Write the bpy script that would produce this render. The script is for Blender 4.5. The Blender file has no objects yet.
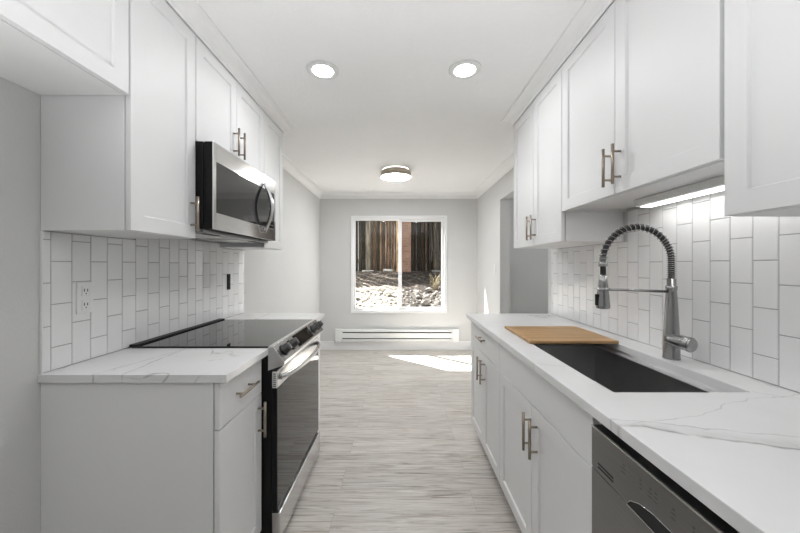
import bpy, bmesh, math, random
from mathutils import Vector, Matrix
random.seed(7)
scene = bpy.context.scene
COL = scene.collection

# ------------------------------------------------------------------ camera, light, exposure
CAM_Z = 1.33
cam_d = bpy.data.cameras.new('camera')
cam_d.sensor_width = 36.0
cam_d.lens = 36.0 * 325.0 / 800.0
cam_d.shift_x = -1.0 / 800.0
cam_d.shift_y = -1.0 / 800.0
cam_d.clip_start = 0.02
cam = bpy.data.objects.new('camera', cam_d)
cam.location = (0, 0, CAM_Z)
cam.rotation_euler = (math.pi / 2, 0, 0)
COL.objects.link(cam)
scene.camera = cam

world = bpy.data.worlds.new('world')
scene.world = world
world.use_nodes = True
bg = world.node_tree.nodes['Background']
bg.inputs[0].default_value = (0.93, 0.97, 1.0, 1)
bg.inputs[1].default_value = 1.6

sun_d = bpy.data.lights.new('sun', 'SUN')
sun_d.energy = 50.0
sun_d.angle = math.radians(0.6)
sun_d.color = (1.0, 0.985, 0.97)
sun = bpy.data.objects.new('sun', sun_d)
COL.objects.link(sun)
sun.rotation_euler = Vector((0.76, -0.65, -1.157)).to_track_quat('-Z', 'Y').to_euler()
sun.location = (-6, 12, 12)

# upward fill light added behind the camera to brighten ceiling and room
fill_d = bpy.data.lights.new('fill_light', 'AREA')
fill_d.shape = 'DISK'
fill_d.size = 0.35
fill_d.energy = 20.0
fill_d.spread = math.radians(114)
fill_d.color = (0.975, 0.985, 1.0)
fill = bpy.data.objects.new('fill_light', fill_d)
fill.location = (-0.18, -0.15, 0.60)
fill.rotation_euler = (math.pi, 0, 0)
COL.objects.link(fill)

CAN_L = 105.0      # radiance of the recessed lamps
FLUSH_L = 52.0     # radiance of the round flush lamp
STRIP_L = 6.5      # radiance of the under-cabinet strip
scene.view_settings.view_transform = 'Standard'
scene.view_settings.look = 'None'
scene.view_settings.gamma = 1.0
scene.view_settings.use_curve_mapping = False
scene.view_settings.exposure = 0.38

# ------------------------------------------------------------------ materials
def new_mat(name):
    m = bpy.data.materials.new(name)
    m.use_nodes = True
    nt = m.node_tree
    return m, nt, nt.nodes['Principled BSDF']

def N(nt, t, **kw):
    n = nt.nodes.new(t)
    for k, v in kw.items():
        setattr(n, k, v)
    return n

def coords(nt, scale=(1, 1, 1), rot=(0, 0, 0), loc=(0, 0, 0)):
    tc = N(nt, 'ShaderNodeNewGeometry')
    mp = N(nt, 'ShaderNodeMapping')
    mp.inputs['Scale'].default_value = scale
    mp.inputs['Rotation'].default_value = rot
    mp.inputs['Location'].default_value = loc
    nt.links.new(tc.outputs['Position'], mp.inputs['Vector'])
    return mp.outputs['Vector']

def noise(nt, vec, scale, detail=3.0, rough=0.5, dist=0.0):
    n = N(nt, 'ShaderNodeTexNoise')
    n.inputs['Scale'].default_value = scale
    n.inputs['Detail'].default_value = detail
    n.inputs['Roughness'].default_value = rough
    n.inputs['Distortion'].default_value = dist
    if vec is not None:
        nt.links.new(vec, n.inputs['Vector'])
    return n

def ramp(nt, fac, stops):
    r = N(nt, 'ShaderNodeValToRGB')
    el = r.color_ramp.elements
    while len(el) > 2:
        el.remove(el[-1])
    for i, (p, c) in enumerate(stops):
        e = el[i] if i < 2 else el.new(p)
        e.position = p
        e.color = (c[0], c[1], c[2], 1) if hasattr(c, '__len__') else (c, c, c, 1)
    nt.links.new(fac, r.inputs['Fac'])
    return r.outputs['Color']

def math_n(nt, op, a, b=None, c=None):
    n = N(nt, 'ShaderNodeMath', operation=op)
    for i, v in enumerate((a, b, c)):
        if v is None:
            continue
        if isinstance(v, (int, float)):
            n.inputs[i].default_value = v
        else:
            nt.links.new(v, n.inputs[i])
    return n.outputs[0]

def mixc(nt, fac, a, b, mode='MIX'):
    n = N(nt, 'ShaderNodeMix', data_type='RGBA', blend_type=mode)
    for idx, v in ((0, fac), (6, a), (7, b)):
        if isinstance(v, (int, float)):
            n.inputs[idx].default_value = v
        elif isinstance(v, tuple):
            n.inputs[idx].default_value = (v[0], v[1], v[2], 1)
        else:
            nt.links.new(v, n.inputs[idx])
    return n.outputs[2]

def bump(nt, bsdf, height, strength, dist=0.01):
    b = N(nt, 'ShaderNodeBump')
    b.inputs['Strength'].default_value = strength
    b.inputs['Distance'].default_value = dist
    nt.links.new(height, b.inputs['Height'])
    nt.links.new(b.outputs['Normal'], bsdf.inputs['Normal'])

def plain(name, col, rough=0.5, metal=0.0, var=0.03, vscale=3.0, bumps=None, spec=0.5, stretch=(1, 1, 1)):
    """a painted / metal / plastic surface with a faint procedural mottling"""
    m, nt, b = new_mat(name)
    v = coords(nt, stretch)
    n = noise(nt, v, vscale, 3.0)
    lo = tuple(max(0, c * (1 - var)) for c in col)
    hi = tuple(min(1, c * (1 + var)) for c in col)
    c = ramp(nt, n.outputs['Fac'], [(0.3, lo), (0.7, hi)])
    nt.links.new(c, b.inputs['Base Color'])
    b.inputs['Roughness'].default_value = rough
    b.inputs['Metallic'].default_value = metal
    b.inputs['Specular IOR Level'].default_value = spec
    if bumps:
        nb = noise(nt, v, bumps[0], 4.0, 0.6)
        bump(nt, b, nb.outputs['Fac'], bumps[1], bumps[2])
    return m

def emitter(name, col, strength):
    m, nt, b = new_mat(name)
    b.inputs['Base Color'].default_value = (0.9, 0.9, 0.9, 1)
    b.inputs['Emission Color'].default_value = (*col, 1)
    b.inputs['Emission Strength'].default_value = strength
    return m

M = {}
M['cab'] = plain('cabinet_paint', (0.82, 0.82, 0.82), 0.48, var=0.008, spec=0.4)
M['crown'] = plain('trim_paint', (0.92, 0.92, 0.92), 0.45, var=0.008)
M['wall'] = plain('wall_paint', (0.66, 0.66, 0.65), 0.65, var=0.01, bumps=(110, 0.5, 0.004))
M['ceil'] = plain('ceiling_paint', (0.95, 0.95, 0.95), 0.8, var=0.01, bumps=(60, 0.6, 0.005))
M['base'] = plain('baseboard_paint', (0.85, 0.85, 0.85), 0.4, var=0.008)
M['tile'] = plain('glazed_tile', (0.87, 0.87, 0.87), 0.06, var=0.01, vscale=8, bumps=(9, 0.06, 0.004))
M['grout'] = plain('grout', (0.36, 0.36, 0.36), 0.9, var=0.06, vscale=40)
M['steel'] = plain('brushed_steel', (0.62, 0.62, 0.62), 0.26, 1.0, var=0.05, vscale=30, stretch=(6, 0.15, 6))
M['steel_bright'] = plain('polished_steel', (0.72, 0.72, 0.72), 0.11, 1.0, var=0.04, vscale=30, stretch=(6, 0.15, 6))
M['knob'] = plain('dark_knob', (0.07, 0.07, 0.07), 0.3, 0.6, var=0.05)
M['steel_dark'] = plain('grey_steel', (0.24, 0.24, 0.24), 0.33, 1.0, var=0.05, vscale=30, stretch=(6, 0.15, 6))
M['faucet'] = plain('faucet_steel', (0.38, 0.38, 0.38), 0.27, 1.0, var=0.04, vscale=12)
M['sink'] = plain('sink_steel', (0.42, 0.42, 0.42), 0.40, 1.0, var=0.06, vscale=10)
M['ledge'] = plain('sink_ledge_steel', (0.78, 0.78, 0.78), 0.42, 1.0, var=0.03)
M['nickel'] = plain('warm_nickel', (0.36, 0.31, 0.255), 0.30, 1.0, var=0.05, vscale=20)
M['blackglass'] = plain('black_glass', (0.014, 0.014, 0.015), 0.035, var=0.02, spec=0.85)
M['ovenglass'] = plain('smoked_glass', (0.018, 0.018, 0.019), 0.04, var=0.02, spec=0.5)
M['black'] = plain('black_plastic', (0.010, 0.010, 0.010), 0.5, var=0.05, spec=0.2)
M['rubber'] = plain('black_hose', (0.01, 0.01, 0.01), 0.5, var=0.05)
M['white'] = plain('white_plastic', (0.82, 0.82, 0.81), 0.35, var=0.01)
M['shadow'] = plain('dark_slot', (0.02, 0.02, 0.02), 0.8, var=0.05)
M['heater'] = plain('heater_enamel', (0.84, 0.84, 0.83), 0.35, var=0.01)
M['vinyl'] = plain('window_vinyl', (0.86, 0.86, 0.86), 0.35, var=0.01)
M['print'] = plain('grey_print', (0.12, 0.12, 0.12), 0.5, var=0.05)
M['lens'] = emitter('lamp_lens', (0.97, 0.985, 1.0), CAN_L)
M['flush'] = emitter('flush_lens', (0.96, 0.98, 1.0), FLUSH_L)
M['strip'] = emitter('strip_lens', (1.0, 0.99, 0.97), STRIP_L)
M['band'] = plain('bronze_band', (0.52, 0.45, 0.37), 0.4, 0.0, var=0.06, vscale=30)
M['concrete'] = plain('concrete', (0.40, 0.38, 0.35), 0.9, var=0.15, vscale=12, bumps=(30, 0.5, 0.02))
M['rock'] = plain('pale_rock', (0.36, 0.33, 0.29), 0.85, var=0.4, vscale=9, bumps=(20, 0.8, 0.03))
M['weed'] = plain('dry_weed', (0.42, 0.36, 0.22), 0.8, var=0.2, vscale=10)

def mat_floor():
    m, nt, b = new_mat('plank_floor')
    v = coords(nt, loc=(0.36, 0.065, 0))
    br = N(nt, 'ShaderNodeTexBrick')
    br.offset = 0.37
    br.offset_frequency = 2
    br.inputs['Scale'].default_value = 1.0
    br.inputs['Brick Width'].default_value = 1.22
    br.inputs['Row Height'].default_value = 0.182
    br.inputs['Mortar Size'].default_value = 0.0011
    br.inputs['Mortar Smooth'].default_value = 0.1
    br.inputs['Bias'].default_value = 0.0
    br.inputs['Color1'].default_value = (0, 0, 0, 1)
    br.inputs['Color2'].default_value = (1, 1, 1, 1)
    br.inputs['Mortar'].default_value = (0.5, 0.5, 0.5, 1)
    nt.links.new(v, br.inputs['Vector'])
    # shift the grain from plank to plank
    sh = N(nt, 'ShaderNodeVectorMath', operation='MULTIPLY_ADD')
    nt.links.new(br.outputs['Color'], sh.inputs[0])
    sh.inputs[1].default_value = (7.3, 0.0, 5.1)
    nt.links.new(v, sh.inputs[2])
    mp = N(nt, 'ShaderNodeMapping')
    mp.inputs['Scale'].default_value = (1.7, 21.0, 1.0)
    nt.links.new(sh.outputs[0], mp.inputs['Vector'])
    g = noise(nt, mp.outputs['Vector'], 1.5, 8.0, 0.68, 1.5)
    base = ramp(nt, g.outputs['Fac'], [(0.30, (0.30, 0.255, 0.22)), (0.42, (0.50, 0.45, 0.405)),
                                       (0.54, (0.645, 0.61, 0.565)), (0.74, (0.75, 0.72, 0.68))])
    mpm = N(nt, 'ShaderNodeMapping')
    mpm.inputs['Scale'].default_value = (1.3, 5.5, 1.0)
    nt.links.new(sh.outputs[0], mpm.inputs['Vector'])
    gm = noise(nt, mpm.outputs['Vector'], 1.5, 3.0, 0.5, 0.8)
    mask = ramp(nt, gm.outputs['Fac'], [(0.42, 0.2), (0.58, 1.0)])
    calm = ramp(nt, gm.outputs['Fac'], [(0.25, (0.68, 0.645, 0.60)), (0.5, (0.60, 0.56, 0.515))])
    base = mixc(nt, mask, calm, base)
    mp2 = N(nt, 'ShaderNodeMapping')
    mp2.inputs['Scale'].default_value = (3.0, 75.0, 1.0)
    nt.links.new(sh.outputs[0], mp2.inputs['Vector'])
    g2 = noise(nt, mp2.outputs['Vector'], 1.6, 4.0, 0.6, 0.3)
    fine = ramp(nt, g2.outputs['Fac'], [(0.34, 0.84), (0.58, 1.04)])
    c = mixc(nt, 1.0, base, fine, 'MULTIPLY')
    mp3 = N(nt, 'ShaderNodeMapping')
    mp3.inputs['Scale'].default_value = (0.9, 26.0, 1.0)
    nt.links.new(sh.outputs[0], mp3.inputs['Vector'])
    g3 = noise(nt, mp3.outputs['Vector'], 1.7, 5.0, 0.6, 2.2)
    streak = ramp(nt, g3.outputs['Fac'], [(0.35, (0.42, 0.37, 0.33)), (0.44, (1.0, 1.0, 1.0))])
    c = mixc(nt, 0.8, c, streak, 'MULTIPLY')
    tone = ramp(nt, br.outputs['Color'], [(0.0, 0.91), (1.0, 1.05)])
    c = mixc(nt, 1.0, c, tone, 'MULTIPLY')
    c = mixc(nt, math_n(nt, 'MULTIPLY', br.outputs['Fac'], 0.6), c, (0.25, 0.23, 0.21))
    nt.links.new(c, b.inputs['Base Color'])
    b.inputs['Roughness'].default_value = 0.42
    bump(nt, b, g2.outputs['Fac'], 0.08, 0.002)
    return m
M['floor'] = mat_floor()

def mat_quartz():
    m, nt, b = new_mat('veined_quartz')
    v = coords(nt)
    n1 = noise(nt, v, 1.3, 4.0, 0.55, 0.5)
    d1 = math_n(nt, 'ABSOLUTE', math_n(nt, 'SUBTRACT', n1.outputs['Fac'], 0.5))
    v1 = math_n(nt, 'SUBTRACT', 1.0, math_n(nt, 'MULTIPLY', d1, 130.0))
    v1 = math_n(nt, 'MAXIMUM', v1, 0.0)
    gate = noise(nt, coords(nt, loc=(3.1, 5.7, 1.0)), 2.0, 2.0)
    gt = ramp(nt, gate.outputs['Fac'], [(0.55, 0.0), (0.68, 0.8)])
    v1 = math_n(nt, 'MULTIPLY', v1, gt)
    # long veins that run across the slabs
    sep = N(nt, 'ShaderNodeSeparateXYZ')
    nt.links.new(v, sep.inputs[0])
    wob = noise(nt, coords(nt, loc=(0.4, 1.9, 0)), 3.2, 4.0, 0.6)
    w = math_n(nt, 'MULTIPLY', math_n(nt, 'SUBTRACT', wob.outputs['Fac'], 0.5), 0.13)
    wob2 = noise(nt, v, 14.0, 3.0, 0.6)
    w2 = math_n(nt, 'MULTIPLY', math_n(nt, 'SUBTRACT', wob2.outputs['Fac'], 0.5), 0.022)
    w = math_n(nt, 'ADD', w, w2)
    tot = v1
    # (x coefficient, y, width, weight): line  y + k*x = y0
    for k, y0, wd, wt, xa, xb in ((0.32, 0.955, 0.010, 0.9, 0.0, 3.0), (0.29, 0.952, 0.035, 0.22, 0.0, 3.0), (0.34, 0.972, 0.006, 0.6, 0.0, 3.0), (0.22, 0.935, 0.004, 0.6, 0.0, 3.0), (0.36, 0.99, 0.003, 0.5, 0.0, 3.0),
                          (0.55, 1.58, 0.004, 0.55, 0.0, 3.0), (-0.30, 0.62, 0.003, 0.5, 0.0, 3.0),
                          (20.0, -18.44, 0.09, 0.8, -3.0, 0.0), (-4.08, 5.57, 0.016, 0.65, -3.0, 0.0),
                          (0.3, 2.38, 0.005, 0.5, 0.0, 3.0), (0.5, 2.62, 0.004, 0.4, 0.0, 3.0)):
        e = math_n(nt, 'ADD', math_n(nt, 'MULTIPLY', sep.outputs[0], k), sep.outputs[1])
        e = math_n(nt, 'SUBTRACT', math_n(nt, 'ADD', e, math_n(nt, 'MULTIPLY', w, max(1.0, abs(k) * 0.45))), y0)
        e = math_n(nt, 'ABSOLUTE', e)
        e = math_n(nt, 'MAXIMUM', math_n(nt, 'SUBTRACT', 1.0, math_n(nt, 'DIVIDE', e, wd)), 0.0)
        side = math_n(nt, 'LESS_THAN' if xa < 0 else 'GREATER_THAN', sep.outputs[0], 0.0)
        e = math_n(nt, 'MULTIPLY', math_n(nt, 'MULTIPLY', e, wt), side)
        tot = math_n(nt, 'MAXIMUM', tot, e)
    br = noise(nt, v, 18.0, 3.0)
    brk = ramp(nt, br.outputs['Fac'], [(0.34, 0.25), (0.58, 1.0)])
    tot = math_n(nt, 'MULTIPLY', tot, brk)
    cl = noise(nt, v, 3.0, 4.0)
    base = ramp(nt, cl.outputs['Fac'], [(0.3, (0.74, 0.74, 0.735)), (0.6, (0.80, 0.80, 0.80))])
    c = mixc(nt, math_n(nt, 'MULTIPLY', tot, 0.95), base, (0.27, 0.26, 0.25))
    nt.links.new(c, b.inputs['Base Color'])
    b.inputs['Roughness'].default_value = 0.22
    return m
M['quartz'] = mat_quartz()

def mat_bamboo():
    m, nt, b = new_mat('bamboo_board')
    v = coords(nt, (1.0, 1.0, 1.0))
    sep = N(nt, 'ShaderNodeSeparateXYZ')
    nt.links.new(v, sep.inputs[0])
    st = math_n(nt, 'FLOOR', math_n(nt, 'MULTIPLY', sep.outputs[1], 48.0))
    wn = N(nt, 'ShaderNodeTexWhiteNoise', noise_dimensions='1D')
    nt.links.new(st, wn.inputs['W'])
    g = noise(nt, coords(nt, (5, 90, 5)), 1.0, 4.0, 0.6)
    c1 = ramp(nt, wn.outputs['Value'], [(0, (0.40, 0.23, 0.095)), (1, (0.52, 0.315, 0.14))])
    c2 = ramp(nt, g.outputs['Fac'], [(0.35, 0.82), (0.6, 1.05)])
    nt.links.new(mixc(nt, 1.0, c1, c2, 'MULTIPLY'), b.inputs['Base Color'])
    b.inputs['Roughness'].default_value = 0.45
    return m
M['bamboo'] = mat_bamboo()

def mat_glass(name, tint, refl):
    m, nt, b = new_mat(name)
    nt.nodes.remove(b)
    out = nt.nodes['Material Output']
    tr = N(nt, 'ShaderNodeBsdfTransparent')
    tr.inputs[0].default_value = (*tint, 1)
    gl = N(nt, 'ShaderNodeBsdfGlossy')
    gl.inputs['Roughness'].default_value = 0.02
    fr = N(nt, 'ShaderNodeLayerWeight')
    fr.inputs[0].default_value = 0.5
    fac = math_n(nt, 'MULTIPLY_ADD', math_n(nt, 'POWER', fr.outputs['Facing'], 4.0), 0.6, refl)
    mx = N(nt, 'ShaderNodeMixShader')
    nt.links.new(fac, mx.inputs[0])
    nt.links.new(tr.outputs[0], mx.inputs[1])
    nt.links.new(gl.outputs[0], mx.inputs[2])
    nt.links.new(mx.outputs[0], out.inputs['Surface'])
    return m
M['glass'] = mat_glass('clear_glass', (0.97, 0.98, 0.97), 0.02)
M['screen'] = mat_glass('insect_screen', (0.62, 0.62, 0.63), 0.0)

def mat_boards(name, hue):
    m, nt, b = new_mat(name)
    g = noise(nt, coords(nt, (18, 18, 2.2)), 1.0, 8.0, 0.75, 0.8)
    c = ramp(nt, g.outputs['Fac'], [(0.34, tuple(h * 0.12 for h in hue)), (0.5, hue), (0.66, tuple(min(1, h * 2.6) for h in hue))])
    geo = N(nt, 'ShaderNodeNewGeometry')
    isl = ramp(nt, geo.outputs['Random Per Island'], [(0.0, (0.15, 0.16, 0.13)), (0.55, (0.65, 0.6, 0.5)), (0.8, (1.3, 1.0, 0.78)), (1.0, (2.6, 2.2, 1.9))])
    c = mixc(nt, 1.0, c, isl, 'MULTIPLY')
    nt.links.new(c, b.inputs['Base Color'])
    b.inputs['Roughness'].default_value = 0.9
    bump(nt, b, g.outputs['Fac'], 0.7, 0.03)
    return m
M['board'] = mat_boards('weathered_boards', (0.115, 0.09, 0.068))
M['post'] = mat_boards('grey_post', (0.13, 0.13, 0.12))
M['palepost'] = mat_boards('pale_post', (0.50, 0.40, 0.28))

def mat_brick():
    m, nt, b = new_mat('red_brick')
    v = coords(nt, rot=(math.pi / 2, 0, 0))
    br = N(nt, 'ShaderNodeTexBrick')
    br.inputs['Scale'].default_value = 1.0
    br.inputs['Brick Width'].default_value = 0.2
    br.inputs['Row Height'].default_value = 0.07
    br.inputs['Mortar Size'].default_value = 0.008
    br.inputs['Color1'].default_value = (0.33, 0.16, 0.10, 1)
    br.inputs['Color2'].default_value = (0.50, 0.28, 0.18, 1)
    br.inputs['Mortar'].default_value = (0.45, 0.38, 0.33, 1)
    nt.links.new(v, br.inputs['Vector'])
    nt.links.new(br.outputs['Color'], b.inputs['Base Color'])
    b.inputs['Roughness'].default_value = 0.9
    return m
M['brick'] = mat_brick()

def mat_soil():
    m, nt, b = new_mat('bark_soil')
    n = noise(nt, coords(nt), 11.0, 8.0, 0.85)
    c = ramp(nt, n.outputs['Fac'], [(0.42, (0.012, 0.010, 0.008)), (0.5, (0.06, 0.045, 0.033)), (0.55, (0.17, 0.125, 0.09)), (0.62, (0.46, 0.40, 0.33))])
    sep = N(nt, 'ShaderNodeSeparateXYZ')
    nt.links.new(coords(nt), sep.inputs[0])
    n2 = noise(nt, coords(nt), 2.5, 4.0, 0.7)
    edge = math_n(nt, 'ADD', sep.outputs[1], math_n(nt, 'MULTIPLY', n2.outputs['Fac'], 0.7))
    gf = ramp(nt, math_n(nt, 'SUBTRACT', edge, 7.0), [(0.48, 1.0), (0.62, 0.0)])
    n3 = noise(nt, coords(nt), 26.0, 4.0, 0.7)
    grav = ramp(nt, n3.outputs['Fac'], [(0.40, (0.05, 0.045, 0.04)), (0.62, (0.20, 0.17, 0.14))])
    c = mixc(nt, gf, c, grav)
    nt.links.new(c, b.inputs['Base Color'])
    b.inputs['Roughness'].default_value = 0.95
    bump(nt, b, n.outputs['Fac'], 1.0, 0.08)
    return m
M['soil'] = mat_soil()

# ------------------------------------------------------------------ mesh helpers
class MB:
    """collects shapes in world coordinates; build() links them as ONE mesh object"""
    def __init__(s):
        s.bm = bmesh.new()

    def box(s, x0, x1, y0, y1, z0, z1, bev=0.0, seg=2, mat=0):
        b2 = bmesh.new()
        vs = [b2.verts.new((x, y, z)) for x in (x0, x1) for y in (y0, y1) for z in (z0, z1)]
        for f in ((0, 1, 3, 2), (4, 6, 7, 5), (0, 4, 5, 1), (2, 3, 7, 6), (0, 2, 6, 4), (1, 5, 7, 3)):
            b2.faces.new([vs[i] for i in f])
        if bev > 0:
            bmesh.ops.bevel(b2, geom=list(b2.edges), offset=bev, segments=seg, affect='EDGES', profile=0.5)
        s.merge(b2, mat)
        return s

    def merge(s, b2, mat=0, mtx=None):
        bmesh.ops.recalc_face_normals(b2, faces=b2.faces)
        if mtx is not None:
            bmesh.ops.transform(b2, matrix=mtx, verts=b2.verts)
        mp = {}
        for v in b2.verts:
            mp[v] = s.bm.verts.new(v.co)
        for f in b2.faces:
            try:
                nf = s.bm.faces.new([mp[v] for v in f.verts])
                nf.material_index = mat
                nf.smooth = f.smooth
            except ValueError:
                pass
        b2.free()

    def prism(s, prof, axis, a, b, mat=0, bev=0.0):
        """extrude a 2-D outline along axis ('x': outline (y,z); 'y': outline (x,z); 'z': outline (x,y))"""
        def P(p, t):
            return {'x': (t, p[0], p[1]), 'y': (p[0], t, p[1]), 'z': (p[0], p[1], t)}[axis]
        b2 = bmesh.new()
        A = [b2.verts.new(P(p, a)) for p in prof]
        B = [b2.verts.new(P(p, b)) for p in prof]
        n = len(prof)
        b2.faces.new(A)
        b2.faces.new(list(reversed(B)))
        for i in range(n):
            j = (i + 1) % n
            b2.faces.new((A[i], A[j], B[j], B[i]))
        if bev > 0:
            bmesh.ops.recalc_face_normals(b2, faces=b2.faces)
            bmesh.ops.bevel(b2, geom=list(b2.edges), offset=bev, segments=2, affect='EDGES', profile=0.5)
        s.merge(b2, mat)
        return s

    def tube(s, pts, r, n=12, mat=0, flat=1.0, cap=True):
        """sweep a circle along points; r a number or one per point; flat squashes one way"""
        pts = [Vector(p) for p in pts]
        rs = r if hasattr(r, '__len__') else [r] * len(pts)
        b2 = bmesh.new()
        rings = []
        up = None
        for i, p in enumerate(pts):
            t = (pts[min(i + 1, len(pts) - 1)] - pts[max(i - 1, 0)]).normalized()
            if up is None:
                up = Vector((0, 0, 1)) if abs(t.z) < 0.9 else Vector((0, 1, 0))
            sd = t.cross(up)
            if sd.length < 1e-6:
                sd = t.orthogonal()
            sd.normalize()
            up = sd.cross(t).normalized()
            rings.append([b2.verts.new(p + (sd * math.cos(2 * math.pi * k / n) * flat + up * math.sin(2 * math.pi * k / n)) * rs[i]) for k in range(n)])
        for a, b in zip(rings, rings[1:]):
            for k in range(n):
                f = b2.faces.new((a[k], a[(k + 1) % n], b[(k + 1) % n], b[k]))
                f.smooth = True
        if cap:
            b2.faces.new(list(reversed(rings[0])))
            b2.faces.new(rings[-1])
        s.merge(b2, mat)
        return s

    def lathe(s, prof, centre, axis=(0, 0, 1), n=32, mat=0):
        """revolve (radius, height) outline about axis through centre"""
        b2 = bmesh.new()
        rings = []
        for r, h in prof:
            if r < 1e-6:
                rings.append([b2.verts.new((0, 0, h))])
            else:
                rings.append([b2.verts.new((r * math.cos(2 * math.pi * k / n), r * math.sin(2 * math.pi * k / n), h)) for k in range(n)])
        for a, b in zip(rings, rings[1:]):
            for k in range(n):
                k2 = (k + 1) % n
                if len(a) == 1 and len(b) == 1:
                    continue
                if len(a) == 1:
                    f = b2.faces.new((a[0], b[k], b[k2]))
                elif len(b) == 1:
                    f = b2.faces.new((a[k], a[k2], b[0]))
                else:
                    f = b2.faces.new((a[k], a[k2], b[k2], b[k]))
                f.smooth = True
        q = Vector((0, 0, 1)).rotation_difference(Vector(axis).normalized())
        s.merge(b2, mat, Matrix.Translation(Vector(centre)) @ q.to_matrix().to_4x4())
        return s

    def build(s, name, mats, parent=None, origin=None, angle=None):
        if not isinstance(mats, (list, tuple)):
            mats = [mats]
        me = bpy.data.meshes.new(name)
        off = Vector((0, 0, 0))
        if parent is not None:
            r = parent
            while r.parent is not None:
                r = r.parent
            off = r.location.copy()
        elif origin is not None:
            off = Vector(origin)
        for v in s.bm.verts:
            v.co -= off
        bmesh.ops.remove_doubles(s.bm, verts=s.bm.verts, dist=1e-6)
        s.bm.to_mesh(me)
        s.bm.free()
        for m in mats:
            me.materials.append(m)
        o = bpy.data.objects.new(name, me)
        COL.objects.link(o)
        if parent is not None:
            o.parent = parent
        elif origin is not None:
            o.location = origin
        return o

def tag(o, label=None, cat=None, group=None, kind=None):
    if label: o['label'] = label
    if cat: o['category'] = cat
    if group: o['group'] = group
    if kind: o['kind'] = kind
    return o

def thing(name, loc, label, cat, group=None, kind=None):
    e = bpy.data.objects.new(name, None)
    e.location = loc
    e.empty_display_size = 0.05
    COL.objects.link(e)
    return tag(e, label, cat, group, kind)

def struct(name, mb, mat, label=None, cat=None):
    o = mb.build(name, mat)
    return tag(o, label, cat, None, 'structure')

def copy_tree(o, parent=None):
    c = o.copy()
    COL.objects.link(c)
    c.parent = parent
    for ch in list(o.children):
        copy_tree(ch, c)
    return c

# ------------------------------------------------------------------ room shell
XL, XR = -1.283, 1.207          # side walls
YB, YF = 5.14, -3.5             # far wall, wall behind the camera
ZC = 2.477
DO0, DO1, DOZ = 2.665, 3.96, 2.134   # opening in the right wall
HX, HY = 2.75, 4.55             # hall beyond the opening

fl = MB().box(XL - 0.12, HX + 0.12, YF - 0.12, YB + 0.15, -0.06, 0.0)
struct('floor', fl, M['floor'], 'pale grey wood plank floor with long grain', 'floor')
cl = MB().box(XL - 0.12, HX + 0.12, YF - 0.12, YB + 0.15, ZC, ZC + 0.08)
struct('ceiling', cl, M['ceil'], 'white textured ceiling with recessed lamps', 'ceiling')
struct('wall_left', MB().box(XL - 0.12, XL, YF, YB, 0, ZC), M['wall'], 'pale grey left wall with orange peel texture', 'wall')
wr = MB()
wr.box(XR, XR + 0.12, YF, DO0, 0, ZC)
wr.box(XR, XR + 0.12, DO0, DO1, DOZ, ZC)
wr.box(XR, XR + 0.12, DO1, YB, 0, ZC)
struct('wall_right', wr, M['wall'], 'pale grey right wall with open doorway past the cabinets', 'wall')
# far wall with window hole
WX0, WX1, WZ0, WZ1 = -0.775, 0.708, 0.600, 2.095
wb = MB()
wb.box(XL - 0.12, WX0, YB, YB + 0.15, 0, ZC)
wb.box(WX1, XR + 0.12, YB, YB + 0.15, 0, ZC)
wb.box(WX0, WX1, YB, YB + 0.15, 0, WZ0)
wb.box(WX0, WX1, YB, YB + 0.15, WZ1, ZC)
struct('wall_back', wb, M['wall'], 'grey far wall around the sliding window', 'wall')
# wall behind the camera
wf = MB().box(XL - 0.12, XR + 0.12, YF - 0.12, YF, 0, ZC)
struct('wall_front', wf, M['wall'], 'grey wall behind the camera', 'wall')
# hall
struct('wall_hall_end', MB().box(XR + 0.12, HX + 0.12, HY, HY + 0.1, 0, ZC), M['wall'], 'grey hall wall seen through the doorway', 'wall')
struct('wall_hall_side', MB().box(HX, HX + 0.12, 1.5, HY, 0, ZC), M['wall'], 'far side wall of the hall', 'wall')
struct('wall_hall_near', MB().box(XR + 0.12, HX + 0.12, 1.4, 1.5, 0, ZC), M['wall'], 'near wall of the hall', 'wall')

# baseboards
struct('baseboard_back', MB().prism([(YB, 0), (YB, 0.135), (YB - 0.010, 0.135), (YB - 0.016, 0.125), (YB - 0.016, 0)], 'x', XL, XR), M['base'],
       'white baseboard along the far wall', 'baseboard')
struct('baseboard_left', MB().prism([(XL, 0), (XL, 0.135), (XL + 0.010, 0.135), (XL + 0.016, 0.125), (XL + 0.016, 0)], 'y', 2.67, YB - 0.016), M['base'],
       'white baseboard along the left wall past the cabinets', 'baseboard')
struct('baseboard_right', MB().prism([(XR, 0), (XR, 0.135), (XR - 0.010, 0.135), (XR - 0.016, 0.125), (XR - 0.016, 0)], 'y', DO1, YB - 0.016), M['base'],
       'white baseboard along the right wall beside the doorway', 'baseboard')

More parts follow.
